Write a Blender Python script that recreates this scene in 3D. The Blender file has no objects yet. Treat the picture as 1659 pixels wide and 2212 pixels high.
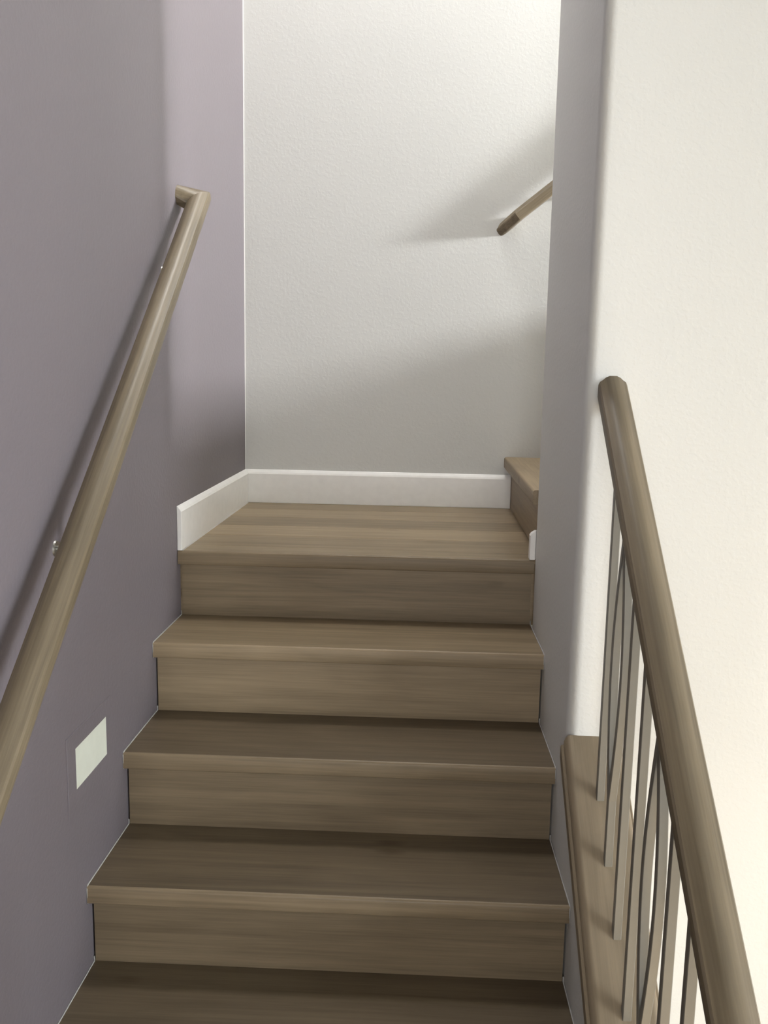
import bpy, bmesh, math, random
from mathutils import Vector, Matrix

# ------------------------------------------------------------------ camera
sc = bpy.context.scene
COL = sc.collection
yaw, pitch, roll = -0.04001175, -0.15996363, 0.01852895
fwd = Vector((math.sin(yaw)*math.cos(pitch), math.cos(yaw)*math.cos(pitch), math.sin(pitch)))
rt0 = Vector((math.cos(yaw), -math.sin(yaw), 0)); up0 = rt0.cross(fwd)
rt = math.cos(roll)*rt0 + math.sin(roll)*up0
up = -math.sin(roll)*rt0 + math.cos(roll)*up0
cd = bpy.data.cameras.new('camera'); cam = bpy.data.objects.new('camera', cd); COL.objects.link(cam)
cam.matrix_world = Matrix(((rt.x, up.x, -fwd.x, 0.66781), (rt.y, up.y, -fwd.y, -2.44632),
                           (rt.z, up.z, -fwd.z, 0.51746), (0, 0, 0, 1)))
cd.sensor_fit = 'VERTICAL'; cd.sensor_height = 24; cd.lens = 1973.07/2212*24
cd.clip_start = 0.02
sc.camera = cam

# ------------------------------------------------------------------ light
w = bpy.data.worlds.new('world'); sc.world = w; w.use_nodes = True
bg = w.node_tree.nodes['Background']; bg.inputs[0].default_value = (.75, .86, 1, 1); bg.inputs[1].default_value = 2.5

def area(name, loc, target, sx, sy, watts, col, spread=180):
    l = bpy.data.lights.new(name, 'AREA'); l.shape = 'RECTANGLE'; l.size = sx; l.size_y = sy
    l.energy = watts; l.color = col; l.spread = math.radians(spread)
    o = bpy.data.objects.new(name, l); COL.objects.link(o); o.location = loc
    o.rotation_euler = (Vector(target)-Vector(loc)).to_track_quat('-Z', 'Y').to_euler()
    return o
# daylight through the upper hall window (light comes down the second flight)
UW = dict(x=4.6, y0=-.44, y1=.60, z0=1.55, z1=1.97)
area('hall_window_daylight', (UW['x']+.04, (UW['y0']+UW['y1'])/2, (UW['z0']+UW['z1'])/2), (0, (UW['y0']+UW['y1'])/2, (UW['z0']+UW['z1'])/2),
     UW['z1']-UW['z0'], UW['y1']-UW['y0'], 830, (.98, .99, 1))
# unseen fills added: overhead for the landing, frontal from behind the camera for risers
area('landing_fill', (.55, .40, 3.27), (.55, .40, 0), .4, .4, 32, (1, .985, .96))
area('rear_fill', (.5, -5.12, .1), (.5, 0, -.2), .8, 1.9, 50, (1, .985, .96))
# daylight through the low, wide living room window on the right
LW = dict(x=4.6, y0=-3.8, y1=-2.05, z0=-1.15, z1=1.2)
area('room_window_daylight', (LW['x']+.04, (LW['y0']+LW['y1'])/2, (LW['z0']+LW['z1'])/2), (0, (LW['y0']+LW['y1'])/2, (LW['z0']+LW['z1'])/2),
     LW['z1']-LW['z0'], LW['y1']-LW['y0'], 270, (.90, .95, 1))
# low sun entering the same window, falling on the living room floor beside the stair
sl = bpy.data.lights.new('sun', 'SUN'); sl.energy = 64; sl.angle = math.radians(.6); sl.color = (1, .96, .88)
so = bpy.data.objects.new('sun', sl); COL.objects.link(so); so.rotation_euler = Vector((-1, .25, -.68)).to_track_quat('-Z', 'Y').to_euler()
sc.view_settings.view_transform = 'Standard'; sc.view_settings.look = 'None'
sc.view_settings.exposure = 0.0; sc.view_settings.gamma = 1; sc.view_settings.use_curve_mapping = False

# ------------------------------------------------------------------ dimensions
W, CR, CL = 0.98351, -0.01685, 0.01346      # stair width; slight lean of the two side walls in plan
H, G, T, OV = 0.19, 0.23857, 0.0397, 0.0287
D, BH = 0.92004, 0.1244
YF, YE = -0.580, 0.014                      # front and rear face of the wall block
FLOOR, CEIL, UPZ = -1.33, 3.3, 0.95
XF2 = 0.972                                 # first nosing of the upper flight
def xr(y): return W + CR*y
def xl(y): return CL*y

# ------------------------------------------------------------------ materials
def nodes(name):
    m = bpy.data.materials.new(name); m.use_nodes = True
    return m, m.node_tree, m.node_tree.nodes['Principled BSDF']
def N(nt, t, **k):
    n = nt.nodes.new(t)
    for a, v in k.items():
        if a in n.inputs.keys() if not hasattr(n, a) else False: n.inputs[a].default_value = v
        else: setattr(n, a, v)
    return n
def wall_mat(name, col, rough=.6, bump=.25, spec=.3, var=.03):
    m, nt, b = nodes(name)
    tc = N(nt, 'ShaderNodeTexCoord')
    n1 = N(nt, 'ShaderNodeTexNoise'); n1.inputs['Scale'].default_value = 95; n1.inputs['Detail'].default_value = 3; n1.inputs['Roughness'].default_value = .45
    n2 = N(nt, 'ShaderNodeTexNoise'); n2.inputs['Scale'].default_value = 26; n2.inputs['Detail'].default_value = 2
    r = N(nt, 'ShaderNodeValToRGB'); r.color_ramp.elements[0].position = .47; r.color_ramp.elements[1].position = .6
    nt.links.new(tc.outputs['Object'], n1.inputs['Vector']); nt.links.new(tc.outputs['Object'], n2.inputs['Vector'])
    nt.links.new(n1.outputs['Fac'], r.inputs['Fac'])
    mx = N(nt, 'ShaderNodeMath', operation='MULTIPLY_ADD'); mx.inputs[1].default_value = .6
    nt.links.new(n2.outputs['Fac'], mx.inputs[0]); nt.links.new(r.outputs['Color'], mx.inputs[2])
    bp = N(nt, 'ShaderNodeBump'); bp.inputs['Strength'].default_value = bump; bp.inputs['Distance'].default_value = .0012
    nt.links.new(mx.outputs[0], bp.inputs['Height']); nt.links.new(bp.outputs['Normal'], b.inputs['Normal'])
    n3 = N(nt, 'ShaderNodeTexNoise'); n3.inputs['Scale'].default_value = 1.7; n3.inputs['Detail'].default_value = 2
    nt.links.new(tc.outputs['Object'], n3.inputs['Vector'])
    rr = N(nt, 'ShaderNodeValToRGB')
    rr.color_ramp.elements[0].color = (*[c*(1-var) for c in col], 1); rr.color_ramp.elements[1].color = (*[c*(1+var) for c in col], 1)
    nt.links.new(n3.outputs['Fac'], rr.inputs['Fac']); nt.links.new(rr.outputs['Color'], b.inputs['Base Color'])
    b.inputs['Roughness'].default_value = rough; b.inputs['Specular IOR Level'].default_value = spec
    return m
def wood_mat(name, light, dark, axis=0, rough=.45, stretch=(1.0, 42, 42), knots=True):
    """stained greige wood; the grain runs along the given object axis"""
    m, nt, b = nodes(name)
    tc = N(nt, 'ShaderNodeTexCoord'); oi = N(nt, 'ShaderNodeObjectInfo')
    add = N(nt, 'ShaderNodeVectorMath', operation='MULTIPLY_ADD')
    sc3 = N(nt, 'ShaderNodeCombineXYZ')
    for i in range(3): sc3.inputs[i].default_value = (17.3, 9.1, 23.7)[i]
    nt.links.new(oi.outputs['Random'], add.inputs[0]); nt.links.new(sc3.outputs[0], add.inputs[1]); nt.links.new(tc.outputs['Object'], add.inputs[2])
    mp = N(nt, 'ShaderNodeMapping'); s = list(stretch); s = [s[1]]*3; s[axis] = stretch[0]
    mp.inputs['Scale'].default_value = s
    nt.links.new(add.outputs[0], mp.inputs['Vector'])
    n1 = N(nt, 'ShaderNodeTexNoise'); n1.inputs['Scale'].default_value = 1; n1.inputs['Detail'].default_value = 6; n1.inputs['Roughness'].default_value = .55; n1.inputs['Distortion'].default_value = .6
    nt.links.new(mp.outputs[0], n1.inputs['Vector'])
    mp2 = N(nt, 'ShaderNodeMapping'); s2 = [260]*3; s2[axis] = 7; mp2.inputs['Scale'].default_value = s2
    nt.links.new(add.outputs[0], mp2.inputs['Vector'])
    n2 = N(nt, 'ShaderNodeTexNoise'); n2.inputs['Scale'].default_value = 1; n2.inputs['Detail'].default_value = 2
    nt.links.new(mp2.outputs[0], n2.inputs['Vector'])
    mp3 = N(nt, 'ShaderNodeMapping'); s3 = [9]*3; s3[axis] = 2.2; mp3.inputs['Scale'].default_value = s3
    nt.links.new(add.outputs[0], mp3.inputs['Vector'])
    n3 = N(nt, 'ShaderNodeTexNoise'); n3.inputs['Scale'].default_value = 1; n3.inputs['Detail'].default_value = 3; n3.inputs['Distortion'].default_value = 1.2
    nt.links.new(mp3.outputs[0], n3.inputs['Vector'])
    a1 = N(nt, 'ShaderNodeMath', operation='MULTIPLY_ADD'); a1.inputs[1].default_value = .70; nt.links.new(n1.outputs['Fac'], a1.inputs[0])
    a2 = N(nt, 'ShaderNodeMath', operation='MULTIPLY'); a2.inputs[1].default_value = .36; nt.links.new(n3.outputs['Fac'], a2.inputs[0])
    nt.links.new(a2.outputs[0], a1.inputs[2])
    a3 = N(nt, 'ShaderNodeMath', operation='MULTIPLY_ADD'); a3.inputs[1].default_value = .34; nt.links.new(n2.outputs['Fac'], a3.inputs[0]); nt.links.new(a1.outputs[0], a3.inputs[2])
    cr = N(nt, 'ShaderNodeValToRGB'); e = cr.color_ramp.elements
    e[0].position = .40; e[0].color = (*dark, 1); e[1].position = 1.0; e[1].color = (*light, 1)
    nt.links.new(a3.outputs[0], cr.inputs['Fac'])
    last = cr.outputs['Color']
    if knots:
        mp4 = N(nt, 'ShaderNodeMapping'); s4 = [13]*3; s4[axis] = 5; mp4.inputs['Scale'].default_value = s4
        nt.links.new(add.outputs[0], mp4.inputs['Vector'])
        v = N(nt, 'ShaderNodeTexVoronoi'); v.inputs['Scale'].default_value = .55; nt.links.new(mp4.outputs[0], v.inputs['Vector'])
        kr = N(nt, 'ShaderNodeValToRGB'); kr.color_ramp.elements[0].position = .03; kr.color_ramp.elements[0].color = (.55, .5, .45, 1)
        kr.color_ramp.elements[1].position = .12; kr.color_ramp.elements[1].color = (1, 1, 1, 1)
        nt.links.new(v.outputs['Distance'], kr.inputs['Fac'])
        mm = N(nt, 'ShaderNodeMix', data_type='RGBA', blend_type='MULTIPLY'); mm.inputs['Factor'].default_value = .8
        nt.links.new(last, mm.inputs['A']); nt.links.new(kr.outputs['Color'], mm.inputs['B']); last = mm.outputs['Result']
    # board tone from object colour; on treads and nosings it includes light and shade
    hv = N(nt, 'ShaderNodeMix', data_type='RGBA', blend_type='MULTIPLY'); hv.inputs['Factor'].default_value = 1
    nt.links.new(oi.outputs['Color'], hv.inputs['B']); nt.links.new(last, hv.inputs['A'])
    nt.links.new(hv.outputs['Result'], b.inputs['Base Color'])
    bp = N(nt, 'ShaderNodeBump'); bp.inputs['Strength'].default_value = .25; bp.inputs['Distance'].default_value = .0006
    nt.links.new(n2.outputs['Fac'], bp.inputs['Height']); nt.links.new(bp.outputs['Normal'], b.inputs['Normal'])
    b.inputs['Roughness'].default_value = rough; b.inputs['Specular IOR Level'].default_value = .35
    return m
def plain(name, col, rough=.5, metal=0, spec=.5, emit=0):
    m, nt, b = nodes(name)
    tc = N(nt, 'ShaderNodeTexCoord'); n = N(nt, 'ShaderNodeTexNoise'); n.inputs['Scale'].default_value = 40; n.inputs['Detail'].default_value = 3
    nt.links.new(tc.outputs['Object'], n.inputs['Vector'])
    r = N(nt, 'ShaderNodeValToRGB'); r.color_ramp.elements[0].color = (*[c*.94 for c in col], 1); r.color_ramp.elements[1].color = (*[min(1, c*1.05) for c in col], 1)
    nt.links.new(n.outputs['Fac'], r.inputs['Fac']); nt.links.new(r.outputs['Color'], b.inputs['Base Color'])
    b.inputs['Roughness'].default_value = rough; b.inputs['Metallic'].default_value = metal; b.inputs['Specular IOR Level'].default_value = spec
    if emit: b.inputs['Emission Color'].default_value = (*col, 1); b.inputs['Emission Strength'].default_value = emit
    return m
M_WHITE = wall_mat('white_wall_paint', (.63, .63, .605), .55, .12)
M_PURPLE = wall_mat('mauve_wall_paint', (.184, .162, .177), .5, .16, .3)
M_CEIL = wall_mat('ceiling_paint', (.8, .8, .78), .8, .2)
LGT, DRK = (.37, .283, .178), (.168, .127, .077)
M_TREAD = wood_mat('stair_wood', LGT, DRK, 0)
M_TREAD_Y = wood_mat('stair_wood_crosswise', LGT, DRK, 1)
M_RAIL = wood_mat('handrail_wood', (.275, .22, .145), (.10, .079, .05), 1, .4, (1.1, 60), False)
M_RAIL_X = wood_mat('handrail_wood_crosswise', (.275, .22, .145), (.10, .079, .05), 0, .4, (1.1, 60), False)
M_CAP = wood_mat('cap_wood', (.265, .21, .14), (.155, .12, .078), 1, .45, (1.6, 40), False)
M_TRIM = plain('trim_paint', (.90, .89, .86), .35)
M_CAULK = plain('caulk', (.42, .41, .39), .7)
M_IRON = plain('grey_painted_metal', (.165, .157, .135), .42, .1)
M_NICKEL = plain('brushed_nickel', (.42, .41, .38), .38, 1)
M_PLATE = plain('mauve_painted_plate', (.27, .24, .26), .4)
M_LENS = plain('step_light_lens', (.74, .77, .67), .35, emit=.04)

# ------------------------------------------------------------------ helpers
def obj(name, bm, mat, parent=None, smooth=False, bevel=0, seg=2, loc=None):
    me = bpy.data.meshes.new(name)
    bmesh.ops.recalc_face_normals(bm, faces=bm.faces)
    if smooth:
        for f in bm.faces: f.smooth = True
    if loc is not None:
        bmesh.ops.translate(bm, verts=bm.verts, vec=-Vector(loc))
    bm.to_mesh(me); bm.free(); me.materials.append(mat)
    o = bpy.data.objects.new(name, me); COL.objects.link(o)
    if loc is not None: o.location = loc
    if parent: o.parent = parent
    if bevel:
        b = o.modifiers.new('bevel', 'BEVEL'); b.width = bevel; b.segments = seg; b.limit_method = 'ANGLE'; b.angle_limit = math.radians(35)
    return o
def tag(o, label=None, cat=None, group=None, kind=None):
    if label: o['label'] = label
    if cat: o['category'] = cat
    if group: o['group'] = group
    if kind: o['kind'] = kind
    return o
def empty(name, loc, label, cat):
    o = bpy.data.objects.new(name, None); COL.objects.link(o); o.location = loc; o.empty_display_size = .1
    return tag(o, label, cat)
def prism(bm, pts_a, pts_b, cap=True):
    """loft between two equal closed rings"""
    A = [bm.verts.new(p) for p in pts_a]; B = [bm.verts.new(p) for p in pts_b]
    n = len(A)
    for i in range(n): bm.faces.new((A[i], A[(i+1) % n], B[(i+1) % n], B[i]))
    if cap: bm.faces.new(A[::-1]); bm.faces.new(B)
def hexa(bm, c):
    """8 corners: bottom ring 4, top ring 4"""
    prism(bm, c[:4], c[4:])
def box(bm, x0, x1, y0, y1, z0, z1):
    hexa(bm, [(x0, y0, z0), (x1, y0, z0), (x1, y1, z0), (x0, y1, z0), (x0, y0, z1), (x1, y0, z1), (x1, y1, z1), (x0, y1, z1)])
def loft(bm, rings, cap=True):
    R = [[bm.verts.new(p) for p in r] for r in rings]; n = len(R[0])
    for a, b in zip(R, R[1:]):
        for i in range(n): bm.faces.new((a[i], a[(i+1) % n], b[(i+1) % n], b[i]))
    if cap: bm.faces.new(R[0][::-1]); bm.faces.new(R[-1])
def cyl(bm, p0, p1, r0, r1=None, n=16):
    p0, p1 = Vector(p0), Vector(p1); r1 = r0 if r1 is None else r1
    d = (p1-p0).normalized(); a = d.orthogonal().normalized(); b = d.cross(a)
    ring = lambda p, r: [p + r*(math.cos(t)*a + math.sin(t)*b) for t in [2*math.pi*i/n for i in range(n)]]
    loft(bm, [ring(p0, r0), ring(p1, r1)])
def tilt(o, axis, ang):
    """turn the local axes of a sloping piece along its slope, so the grain follows it"""
    o.data.transform(Matrix.Rotation(-ang, 4, axis)); o.rotation_euler['XYZ'.index(axis)] = ang
    return o
def parented(o, root):
    o.parent = root; o.matrix_parent_inverse = Matrix.Translation(-Vector(root.location)); return o

# ------------------------------------------------------------------ setting
S = lambda o: tag(o, kind='structure')
def wall_from_poly(name, poly, z0, z1, mat, **k):
    bm = bmesh.new(); prism(bm, [(x, y, z0) for x, y in poly], [(x, y, z1) for x, y in poly])
    return S(obj(name, bm, mat, **k))
XMAX, YMIN = 4.7, -5.2
# mauve wall on the left, follows the whole stair
wl = wall_from_poly('wall_left', [(xl(YMIN), YMIN), (xl(D+.12), D+.12), (xl(D+.12)-.12, D+.12), (xl(YMIN)-.12, YMIN)], FLOOR-.1, CEIL, M_PURPLE)
wb = wall_from_poly('wall_back', [(xl(D), D), (XMAX+.1, D), (XMAX+.1, D+.12), (xl(D), D+.12)], FLOOR-.1, CEIL, M_WHITE)
bm = bmesh.new(); box(bm, xl(D)-.0005, xl(D)+.0022, D-.0022, D+.0005, BH, CEIL); parented(obj('paint_edge', bm, M_TRIM), wb)

def bull(poly_fn, r=.022, n=7): pass
def wall_right():
    r = .024; n = 8; pts = []
    xf, xe = xr(YF), xr(YE)
    pts.append((XMAX+.1, YF))
    for i in range(n+1):           # front corner, bullnose
        a = math.pi/2*i/n
        pts.append((xf+r-r*math.sin(a), YF+r-r*math.cos(a)))
    for i in range(n+1):           # rear corner, bullnose
        a = math.pi/2*i/n
        pts.append((xe+r-r*math.cos(a), YE-r+r*math.sin(a)))
    pts.append((XMAX+.1, YE))
    HX = 2.35      # past this the upper hall is wider than the flight
    bm = bmesh.new(); prism(bm, [(x, y, FLOOR-.1) for x, y in pts], [(x, y, UPZ-.002) for x, y in pts])
    pts = [(XMAX+.1, YF)] + pts[1:-1] + [(HX, YE), (HX, YF+.1), (XMAX+.1, YF+.1)]
    prism(bm, [(x, y, UPZ-.002) for x, y in pts], [(x, y, CEIL) for x, y in pts])
    o = S(obj('wall_right', bm, M_WHITE, smooth=True))
    m = o.modifiers.new('split', 'EDGE_SPLIT'); m.split_angle = math.radians(30)
wall_right()
# wall at the end of the upper hall with its window opening
def wall_with_hole(name, x, y0, y1, z0, z1, hy0, hy1, hz0, hz1, mat, th=.1):
    bm = bmesh.new()
    box(bm, x, x+th, y0, hy0, z0, z1); box(bm, x, x+th, hy1, y1, z0, z1)
    box(bm, x, x+th, hy0, hy1, z0, hz0); box(bm, x, x+th, hy0, hy1, hz1, z1)
    return S(obj(name, bm, mat))
wall_with_hole('wall_hall_end', UW['x']-.06, YF+.1, D, UPZ-.02, CEIL, UW['y0'], UW['y1'], UW['z0'], UW['z1'], M_WHITE)
wall_with_hole('wall_room_right', LW['x']-.06, YMIN, YF, FLOOR-.1, CEIL, LW['y0'], LW['y1'], LW['z0'], LW['z1'], M_WHITE)
wall_from_poly('wall_rear', [(xl(YMIN)-.12, YMIN-.1), (XMAX+.1, YMIN-.1), (XMAX+.1, YMIN), (xl(YMIN)-.12, YMIN)], FLOOR-.1, CEIL, M_WHITE)
wall_from_poly('side_wall_blocker', [(xr(-1.8), -1.8), (xr(-1.8)+.12, -1.8), (xr(YMIN)+.12, YMIN), (xr(YMIN), YMIN)], FLOOR-.1, CEIL, M_WHITE)  # unseen wall added to keep room light off the steps and left wall
for nm, wd in (('window_1', UW), ('window_2', LW)):
    bm = bmesh.new(); f = .035; x = wd['x']-.055
    box(bm, x, x+.05, wd['y0'], wd['y1'], wd['z0'], wd['z0']+f); box(bm, x, x+.05, wd['y0'], wd['y1'], wd['z1']-f, wd['z1'])
    box(bm, x, x+.05, wd['y0'], wd['y0']+f, wd['z0'], wd['z1']); box(bm, x, x+.05, wd['y1']-f, wd['y1'], wd['z0'], wd['z1'])
    S(obj(nm, bm, M_TRIM, bevel=.004))
bm = bmesh.new(); box(bm, -.2, XMAX+.1, YMIN-.1, D+.12, CEIL, CEIL+.1); S(obj('ceiling', bm, M_CEIL))
bm = bmesh.new(); box(bm, -.2, XMAX+.1, YMIN-.1, D+.12, FLOOR-.2, FLOOR-.1); S(obj('floor', bm, M_TREAD))
# lower floor boards
random.seed(4)
fl = bpy.data.objects['floor']
yy = YMIN
while yy < -1.42:
    y1 = min(yy+.19, -1.40); xx = -.07
    while xx < XMAX-.08:
        x1 = min(xx+random.uniform(.9, 1.6), XMAX-.06)
        if not (yy < -1.2):
            break
        bm = bmesh.new(); box(bm, xx+.0006, x1-.0006, yy+.0006, y1-.0006, FLOOR-.1, FLOOR)
        parented(obj('floor_board', bm, M_TREAD, bevel=.0012, seg=1, loc=((xx+x1)/2, (yy+y1)/2, FLOOR)), fl); xx = x1
    yy += .19
bm = bmesh.new(); box(bm, xr(-1.4)+.13, XMAX-.06, -1.399, YF+.01, FLOOR-.1, FLOOR); parented(obj('floor_board', bm, M_TREAD), fl)
# upper hall floor
bm = bmesh.new(); box(bm, XF2+4*G+OV, UW['x']-.06, YE+.001, D, UPZ-.3, UPZ); box(bm, 2.36, UW['x']-.06, YF+.101, YE, UPZ, UPZ+.002); S(obj('floor_upper', bm, M_TREAD_Y))

# ------------------------------------------------------------------ landing (boards laid across)
bm = bmesh.new(); box(bm, xl(0)-.02, XF2+OV+.02, OV+.002, D, -.19, -.018); land = S(obj('floor_landing', bm, M_TREAD))
def nose_profile(y, z, t=T, depth=.1, r=.007):
    """tread section in (y,z), front edge at y, rounded upper and lower arris"""
    p = []
    for i in range(5):
        a = math.pi/2*i/4; p.append((y+r-r*math.cos(a), z-r+r*math.sin(a)))
    p.append((y+depth, z)); p.append((y+depth, z-t))
    for i in range(4):
        a = math.pi/2*i/3; p.append((y+.004-.004*math.sin(a), z-t+.004-.004*math.cos(a)))
    return p
def board_x(name, prof, x_fn0, x_fn1, mat, parent, loc, smooth=False):
    bm = bmesh.new()
    loft(bm, [[(x_fn0(y), y, z) for y, z in prof], [(x_fn1(y), y, z) for y, z in prof]])
    o = obj(name, bm, mat, loc=loc, smooth=smooth)
    if smooth:
        m = o.modifiers.new('split', 'EDGE_SPLIT'); m.split_angle = math.radians(40)
    return parented(o, parent) if parent else o
EPS = .0015
edges = [.085, .255, .425, .595, .765, D-.004]
for a, b, tn in zip(edges, edges[1:], (.86, 1.06, .80, 1.02, .86)):
    prof = [(a+.0006, -.018), (b-.0006, -.018), (b-.0006, -.0012), (b-.0018, 0), (a+.0018, 0), (a+.0006, -.0012)]
    board_x('floor_board', prof, lambda y: xl(y)+EPS, lambda y: XF2+OV-.001, M_TREAD, land, ((W)/2, (a+b)/2, 0)).color = (tn, tn, tn, 1)

# ------------------------------------------------------------------ lower flight
stairs = empty('staircase', (W/2, -1.4, FLOOR), 'lower flight of greige wood steps rising between mauve wall and railing to the landing', 'stairs')
NT = 7
TONE_T = [.88, .88, .50, .49, .45, .6, .9]  # board tones, with the shade on the lower tread tops put in
TONE_N = [.80, 1.10, .82, .85, .85, .7, .8]  # lighter than the treads: frontal light on the nosings is coloured in
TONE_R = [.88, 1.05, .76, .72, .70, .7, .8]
for k in range(NT):
    y, z = -k*G, -k*H
    prof = [(y+.0065, z-T), (y+.0065, z)] + [((y+G+OV+.004) if k else y+.0845, zz) for zz in (z, z-T)]
    tr = board_x('tread', prof, lambda y: xl(y)+EPS, lambda y: xr(y)-EPS, M_TREAD, stairs, (W/2, y+G/2, z))
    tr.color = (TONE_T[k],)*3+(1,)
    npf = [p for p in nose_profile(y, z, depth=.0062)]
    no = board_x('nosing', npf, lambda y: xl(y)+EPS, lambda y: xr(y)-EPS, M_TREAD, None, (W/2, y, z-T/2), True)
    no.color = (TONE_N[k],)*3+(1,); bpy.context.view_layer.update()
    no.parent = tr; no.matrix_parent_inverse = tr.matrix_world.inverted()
    # riser below the tread
    yr, zt, zb = y+OV, z-T+.0005, max(-(k+1)*H, FLOOR)+.0005
    prof = [(yr, zb), (yr+.018, zb), (yr+.018, zt), (yr, zt)]
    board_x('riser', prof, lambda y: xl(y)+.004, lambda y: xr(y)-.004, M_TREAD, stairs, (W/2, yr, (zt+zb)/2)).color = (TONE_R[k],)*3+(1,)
    # painter's caulk beads where tread and riser meet the walls
    for side in (0, 1):
        if k == 0: continue
        f = (lambda y: xl(y)+EPS) if side == 0 else (lambda y: xr(y)-EPS)
        r = .0016; path = [(y+.002, z-T), (y+.0005, z-.006), (y+.006, z+.0005), (y+G+OV-.001, z+.0005), (y+G+OV-.001, z+.012)]
        bm = bmesh.new()
        rings = []
        for i, (py, pz) in enumerate(path):
            q0 = path[max(i-1, 0)]; q1 = path[min(i+1, len(path)-1)]
            d = Vector((0, q1[0]-q0[0], q1[1]-q0[1])).normalized(); nrm = Vector((0, -d.z, d.y)); c = Vector((f(py), py, pz))
            rings.append([c + r*(math.cos(t)*Vector((1, 0, 0)) + math.sin(t)*nrm) for t in [2*math.pi*j/6 for j in range(6)]])
        loft(bm, rings)
        parented(obj('caulk_bead', bm, M_CAULK, smooth=True), stairs)

# ------------------------------------------------------------------ upper flight (turns right behind the wall block)
up2 = empty('staircase', (XF2+.5, (D+YE)/2, 0), 'upper flight of greige wood steps turning right off the landing behind the white wall', 'stairs')
for k in range(5):
    x, z = XF2+k*G, (k+1)*H
    prof = nose_profile(x, z, depth=(G+OV+.004) if k < 4 else .09)
    y0 = YE+EPS if k else YE+EPS
    bm = bmesh.new(); loft(bm, [[(a, y0, b) for a, b in prof], [(a, D-EPS, b) for a, b in prof]])
    o = obj('tread', bm, M_TREAD_Y, loc=(x+G/2, .47, z), smooth=True); m = o.modifiers.new('split', 'EDGE_SPLIT'); m.split_angle = math.radians(40)
    parented(o, up2)
    zb = k*H+.0005; prof = [(x+OV, zb), (x+OV+.018, zb), (x+OV+.018, z-T+.0005), (x+OV, z-T+.0005)]
    bm = bmesh.new(); loft(bm, [[(a, y0+.001, b) for a, b in prof], [(a, D-.002, b) for a, b in prof]])
    parented(obj('riser', bm, M_TREAD_Y, loc=(x+OV, .47, (zb+z)/2)), up2)

# ------------------------------------------------------------------ baseboards of the landing
def bb_prof(h=BH, t=.013):
    return [(0, 0), (t, 0), (t, h-.016), (t-.003, h-.010), (.0035, h-.001), (.0, h)]
P = bb_prof()
bm = bmesh.new()   # left wall: starts with a square cut at the landing nosing, mitred in the corner
loft(bm, [[(xl(.002)+t, .002, z) for t, z in P], [(xl(D)+t, D-t, z) for t, z in P]])
S(obj('baseboard_left', bm, M_TRIM, bevel=.0012, seg=1))
bm = bmesh.new()
loft(bm, [[(xl(D)+t, D-t, z) for t, z in P], [(XF2+OV-.0015, D-t, z) for t, z in P]])
S(obj('baseboard_back', bm, M_TRIM, bevel=.0012, seg=1))
for nm, y0, y1, x in (('baseboard_left', .002, D-.02, xl(.45)+.0135),):
    bm = bmesh.new(); hexa(bm, [(xl(y0)+.0125, y0, .0), (xl(y0)+.0155, y0, 0), (xl(y1)+.0155, y1, 0), (xl(y1)+.0125, y1, 0),
                               (xl(y0)+.0125, y0, .002), (xl(y0)+.0135, y0, .002), (xl(y1)+.0135, y1, .002), (xl(y1)+.0125, y1, .002)])
    parented(obj('caulk_bead', bm, M_CAULK), bpy.data.objects[nm])
P2 = bb_prof(.081, .0155)
P2 = [(0, 0), (.0155, 0), (.0155, .066), (.012, .0725), (.004, .080), (0, .081)]
yb = YE
bm = bmesh.new()   # short return piece wrapping the rear corner of the wall block
x0 = xr(0)
loft(bm, [[(x0-t, .001, z) for t, z in P2], [(x0-t, YE+t, z) for t, z in P2], [(XF2+OV+.0, YE+t, z) for t, z in P2]])
S(obj('baseboard_right', bm, M_TRIM, bevel=.0015))

# ------------------------------------------------------------------ railing on the knee wall
SL = H/G
XC = 1.0475
capz = lambda y: -.257 + SL*(y+.58)          # top surface of the wood cap
YB = -1.60                                   # lower end of knee wall / newel
KX1 = XC+.045
bm = bmesh.new()
n = 1
a, b = YB, YF+.02
hexa(bm, [(xr(a), a, FLOOR-.1), (KX1, a, FLOOR-.1), (KX1, b, FLOOR-.1), (xr(b), b, FLOOR-.1),
          (xr(a), a, capz(a)-.058), (KX1, a, capz(a)-.058), (KX1, b, capz(b)-.058), (xr(b), b, capz(b)-.058)])
S(obj('wall_low', bm, M_WHITE))

rail = empty('stair_railing', (XC, -1.1, capz(-1.1)), 'guard railing with wooden handrail and thin grey metal balusters on a sloping wood cap', 'railing')
def sloped(bm, prof, y0, y1, zf, cut0=None):
    """prof in (dx from XC, dz vertical) swept along the pitch with vertical cuts"""
    loft(bm, [[(XC+a, y0, zf(y0)+b) for a, b in prof], [(XC+a, y1, zf(y1)+b) for a, b in prof]])
cw0, cw1 = -.0525, .0525                     # cap half widths
r = .006
capprof = [(cw1-.006, 0), (cw1-.002, -.001), (cw1+.001, -.003), (cw1+.005, -.008), (cw1+.0075, -.014), (cw1+.008, -.022), (cw1-.02, -.0225)]
capprof = capprof + [(-a, b) for a, b in capprof[::-1]]
bm = bmesh.new(); sloped(bm, capprof, YB-.03, YF+.0005, capz)
o = obj('base_cap', bm, M_CAP, loc=(XC, -1.1, capz(-1.1)), smooth=True); m = o.modifiers.new('s', 'EDGE_SPLIT'); m.split_angle = math.radians(40)
parented(tilt(o, 'X', math.atan(SL)), rail)
for sgn in (-1, 1):                          # small moulding under the cap overhang
    mp = [(0, -.0225), (sgn*.0645, -.0225), (sgn*.0665, -.0245), (sgn*.0670, -.050), (sgn*.060, -.056), (0, -.056)]
    bm = bmesh.new(); sloped(bm, mp, YB-.01, YF+.0005, capz); parented(tilt(obj('cap_moulding', bm, M_CAP, loc=(XC, -1.1, capz(-1.1))), 'X', math.atan(SL)), rail)

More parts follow.
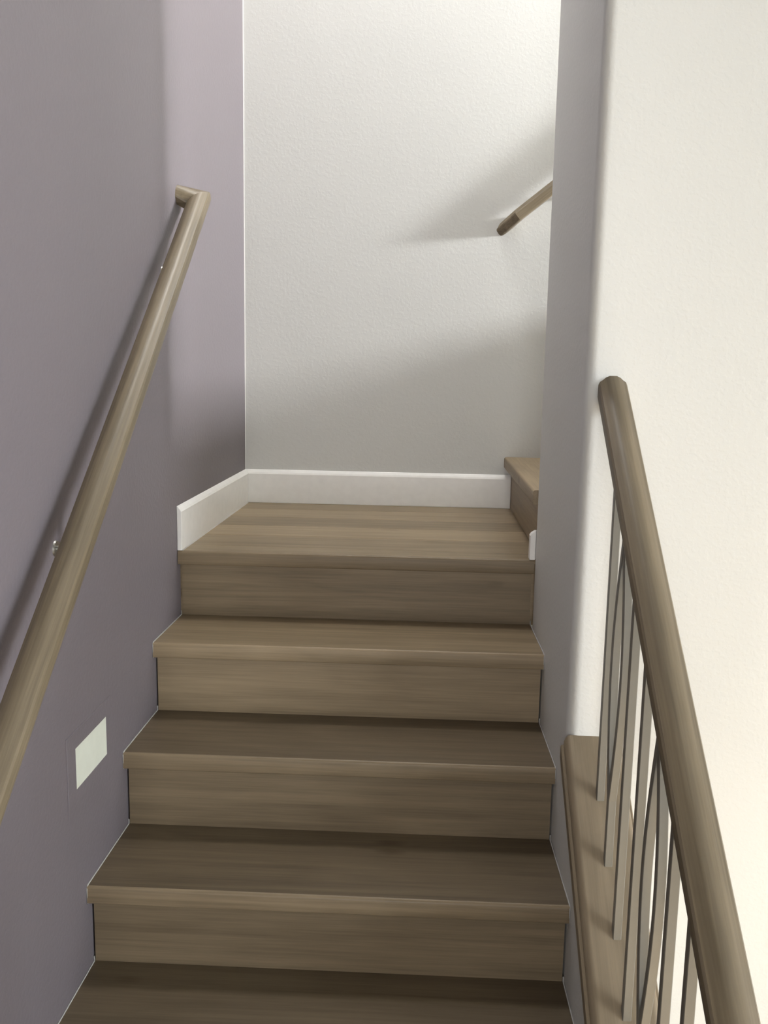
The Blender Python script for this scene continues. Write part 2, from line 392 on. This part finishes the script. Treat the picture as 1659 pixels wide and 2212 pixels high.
# profile of the handrails: (across, down) with a low crown and rounded shoulders
PROF = [(.008, 0), (.016, -.003), (.0225, -.0075), (.0285, -.0105), (.0315, -.0155), (.032, -.022), (.032, -.036), (.030, -.043), (.024, -.047), (.012, -.049)]
PROF = PROF + [(-a, b) for a, b in PROF[::-1]]
KV = math.sqrt(1+SL*SL)
railz = lambda y: .9628 + .792*y
wg = .91
bm = bmesh.new()
prof = [(a*wg, b*wg*KV) for a, b in PROF]
sloped(bm, prof, -1.64, YF+.0005, railz)
o = obj('handrail', bm, M_RAIL, loc=(XC, -1.1, railz(-1.1)), smooth=True); o.color = (.88, .88, .88, 1); m = o.modifiers.new('s', 'EDGE_SPLIT'); m.split_angle = math.radians(22)
parented(tilt(o, 'X', math.atan(.792)), rail)

# balusters: one straight, then a bowed pair, then two straight, ...
BW = .0076
def square_ring(x, y, z, r=BW, c=.0012):
    pts = [(r, -r+c), (r, r-c), (r-c, r), (-r+c, r), (-r, r-c), (-r, -r+c), (-r+c, -r), (r-c, -r)]
    return [(x+a, y+b, z) for a, b in pts]
def bal_mesh(y, kind):
    zb, zt = capz(y)-.012, railz(y)-.049*wg*KV+.012
    out = []
    if kind == 'straight':
        bm = bmesh.new(); ring0 = square_ring(XC, y, zb); ring1 = square_ring(XC, y, zt)
        loft(bm, [ring0, ring1]); out.append(bm)
    else:
        L = zt-zb; lo, hi = .14, L-.075
        for sgn in (-1, 1):
            bm = bmesh.new(); rings = []
            zs = [0, lo] + [lo+(hi-lo)*i/22 for i in range(1, 22)] + [hi, L]
            for z in zs:
                u = min(max((z-lo)/(hi-lo), 0), 1)
                off = math.sin(math.pi*u) if 0 < u < 1 else 0
                hw = BW*.5 if False else BW
                rings.append([(a-sgn*.002*off, b+sgn*.033*off, c) for a, b, c in square_ring(XC, y, zb+z, hw*(1.0 if sgn > 0 else .992))])
            loft(bm, rings); out.append(bm)
    return out
y0b, db = -.6865, .1045
for k in range(9):
    y = y0b-db*k
    kind = 'bowed' if k % 3 == 1 else 'straight'
    if kind == 'straight':
        o = obj('baluster', bal_mesh(y, kind)[0], M_IRON, loc=(XC, y, capz(y))); parented(o, rail)
    else:
        ms = bal_mesh(y, kind)
        o = obj('bowed_baluster', ms[0], M_IRON, loc=(XC, y, capz(y))); parented(o, rail)
        o2 = obj('bowed_baluster', ms[1], M_IRON, loc=(XC, y, capz(y))); parented(o2, rail)
        tag(o, 'bowed half of a split grey metal baluster, bulging downstairs'); tag(o2, 'bowed half of a split grey metal baluster, bulging upstairs')
# newel at the lower end (just outside the picture)
bm = bmesh.new(); box(bm, XC-.045, XC+.045, -1.72, -1.635, FLOOR, railz(-1.64)+.0); 
parented(obj('newel_post', bm, M_RAIL, bevel=.004, loc=(XC, -1.68, -.8)), rail)

# ------------------------------------------------------------------ handrail on the mauve wall
XL, SLL = .0550, .799
lrz = lambda y: .9086 + SLL*y
hl = empty('handrail', (XL, -.8, lrz(-.8)), 'long greige wood handrail on the mauve left wall, its top end returned to the wall', 'handrail')
wl_ = .86
th = math.atan(SLL); d1 = Vector((0, math.cos(th), math.sin(th))); nn = Vector((0, -math.sin(th), math.cos(th))); ex = Vector((1, 0, 0))
P1 = Vector((XL, .062, lrz(.062))); P0 = P1 - d1*3.0
P1 = P1 - d1*0.0
ring = lambda P, lat: [P + a*wl_*lat + b*wl_*nn for a, b in PROF]
mit = [P1 + a*wl_*(ex+d1) + b*wl_*nn for a, b in PROF]
bm = bmesh.new(); loft(bm, [ring(P0, ex), mit])
o = obj('rail', bm, M_RAIL, loc=(XL, -.8, lrz(-.8)), smooth=True); m = o.modifiers.new('s', 'EDGE_SPLIT'); m.split_angle = math.radians(22); parented(tilt(o, 'X', math.atan(SLL)), hl)
P2w = Vector((-.002+xl(P1.y), P1.y-.008, P1.z+.016))
bm = bmesh.new(); loft(bm, [mit, [P2w + a*wl_*d1 + b*wl_*nn for a, b in PROF]])
o = obj('wall_return', bm, M_RAIL_X, loc=P1, smooth=True); m = o.modifiers.new('s', 'EDGE_SPLIT'); m.split_angle = math.radians(22); parented(o, hl)
def bracket(root, base, out, under, alongd):
    """wall rose, curved arm and saddle plate; base on the wall, out = unit vector off the wall"""
    bm = bmesh.new(); base = Vector(base); out = Vector(out); under = Vector(under)
    cyl(bm, base, base+out*.004, .016, .014, 24)
    # arm: out of the rose, then up to the rail underside
    pts = []
    c0 = base+out*.004; c1 = Vector((under.x, under.y, base.z)) if abs(out.x) > .5 else Vector((under.x, under.y, base.z))
    for i in range(11):
        u = i/10; pts.append((1-u)**2*c0 + 2*u*(1-u)*c1 + u*u*under)
    side = Vector(alongd)
    rings = []
    for i, p in enumerate(pts):
        d = (pts[min(i+1, 10)]-pts[max(i-1, 0)]).normalized(); a = d.orthogonal().normalized(); b = d.cross(a)
        rings.append([p + .0055*(math.cos(t)*a+math.sin(t)*b) for t in [2*math.pi*j/10 for j in range(10)]])
    loft(bm, rings)
    o = obj('bracket', bm, M_NICKEL, loc=base, smooth=True); m = o.modifiers.new('s', 'EDGE_SPLIT'); m.split_angle = math.radians(40)
    parented(o, root)
    tag(o, 'small brushed nickel wall bracket')
    # saddle
    bm = bmesh.new(); s = side.normalized(); l = out.normalized(); n_ = s.cross(l); n_ = n_ if n_.z > 0 else -n_
    c = under
    ringp = lambda q: [q + l*.012+n_*.002, q - l*.012+n_*.002, q - l*.012-n_*.0015, q+l*.012-n_*.0015]
    loft(bm, [ringp(c-s*.03), ringp(c+s*.03)])
    parented(obj('saddle_plate', bm, M_NICKEL, loc=base), o)
    bpy.context.view_layer.update()
for yb_ in (-.085, -.80, -1.75):
    uz = lrz(yb_)-.0475*wl_*math.sqrt(1+SLL**2)
    bracket(hl, (xl(yb_)-.001, yb_, uz-.05), (1, 0, 0), (XL, yb_, uz), d1)

# ------------------------------------------------------------------ handrail on the back wall, going up the second flight
YR = D-.055; s2 = .80
rrz = lambda x: 1.0345 + s2*(x-.945)
hr = empty('handrail', (1.5, YR, rrz(1.5)), 'short visible end of a wood handrail climbing right on the white back wall', 'handrail')
th = math.atan(s2); e1 = Vector((math.cos(th), 0, math.sin(th))); nn = Vector((-math.sin(th), 0, math.cos(th))); ey = Vector((0, -1, 0))
w2 = .84
Q1 = Vector((.972, YR, rrz(.972))); Q0 = Q1 + e1*1.50
ph = math.radians(48)                        # the end piece turns back to the wall at an angle
L2 = math.cos(ph)*ey - math.sin(ph)*e1
mv = (ey+L2)/(1+math.cos(ph))
dv = -math.cos(ph)*e1 - math.sin(ph)*ey
mit = [Q1 + a*w2*mv + b*w2*nn for a, b in PROF]
def to_wall(p):                              # slide along the end piece until the wall plane
    return p + dv*((D+.001-p.y)/dv.y)
bm = bmesh.new(); loft(bm, [[Q0 + a*w2*ey + b*w2*nn for a, b in PROF], mit])
o = obj('rail', bm, M_RAIL_X, loc=Q1, smooth=True); m = o.modifiers.new('s', 'EDGE_SPLIT'); m.split_angle = math.radians(22); parented(tilt(o, 'Y', -math.atan(s2)), hr)
bm = bmesh.new(); loft(bm, [mit, [to_wall(p) for p in mit]])
o = obj('wall_return', bm, M_RAIL, loc=Q1, smooth=True); m = o.modifiers.new('s', 'EDGE_SPLIT'); m.split_angle = math.radians(22); parented(o, hr)
for xb in (1.17, 1.95):
    uz = rrz(xb)-.0475*w2*math.sqrt(1+s2*s2)
    bracket(hr, (xb, D+.001, uz-.05), (0, -1, 0), (xb, YR, uz), e1)

# ------------------------------------------------------------------ step light in the mauve wall
def ywall(y, off): return xl(y)+off
ly0, ly1, lz0, lz1 = -.748, -.577, -.338, -.252
slight = empty('step_light', (xl(-.66), -.66, -.295), 'flat rectangular step light with a pale glowing lens in the mauve wall below the handrail', 'step light')
py0, py1, pz0, pz1 = -.79, -.545, -.382, -.215
def frame(o0, o1, i0, i1, x0f, x1f):
    bm = bmesh.new(); outer = [(o0[0], o0[1]), (o1[0], o0[1]), (o1[0], o1[1]), (o0[0], o1[1])]; inner = [(i0[0], i0[1]), (i1[0], i0[1]), (i1[0], i1[1]), (i0[0], i1[1])]
    V = {}
    for nm, ringp in (('o', outer), ('i', inner)):
        for lv, off in ((0, x0f), (1, x1f)):
            V[nm, lv] = [bm.verts.new((xl(y)+off, y, z)) for y, z in ringp]
    for i in range(4):
        j = (i+1) % 4
        bm.faces.new((V['o', 1][i], V['o', 1][j], V['i', 1][j], V['i', 1][i])); bm.faces.new((V['o', 0][i], V['o', 0][j], V['i', 0][j], V['i', 0][i]))
        bm.faces.new((V['o', 0][i], V['o', 0][j], V['o', 1][j], V['o', 1][i])); bm.faces.new((V['i', 0][i], V['i', 0][j], V['i', 1][j], V['i', 1][i]))
    return bm
parented(obj('faceplate', frame((py0, pz0), (py1, pz1), (ly0, lz0), (ly1, lz1), -.001, .0022), M_PURPLE, bevel=.001, seg=1), slight)
bm = bmesh.new(); hexa(bm, [(xl(ly0)-.001, ly0, lz0), (xl(ly0)+.0016, ly0, lz0), (xl(ly1)+.0016, ly1, lz0), (xl(ly1)-.001, ly1, lz0),
                           (xl(ly0)-.001, ly0, lz1), (xl(ly0)+.0016, ly0, lz1), (xl(ly1)+.0016, ly1, lz1), (xl(ly1)-.001, ly1, lz1)])
parented(tag(obj('lens', bm, M_LENS), 'pale greenish white lens'), slight)
bpy.context.view_layer.update()
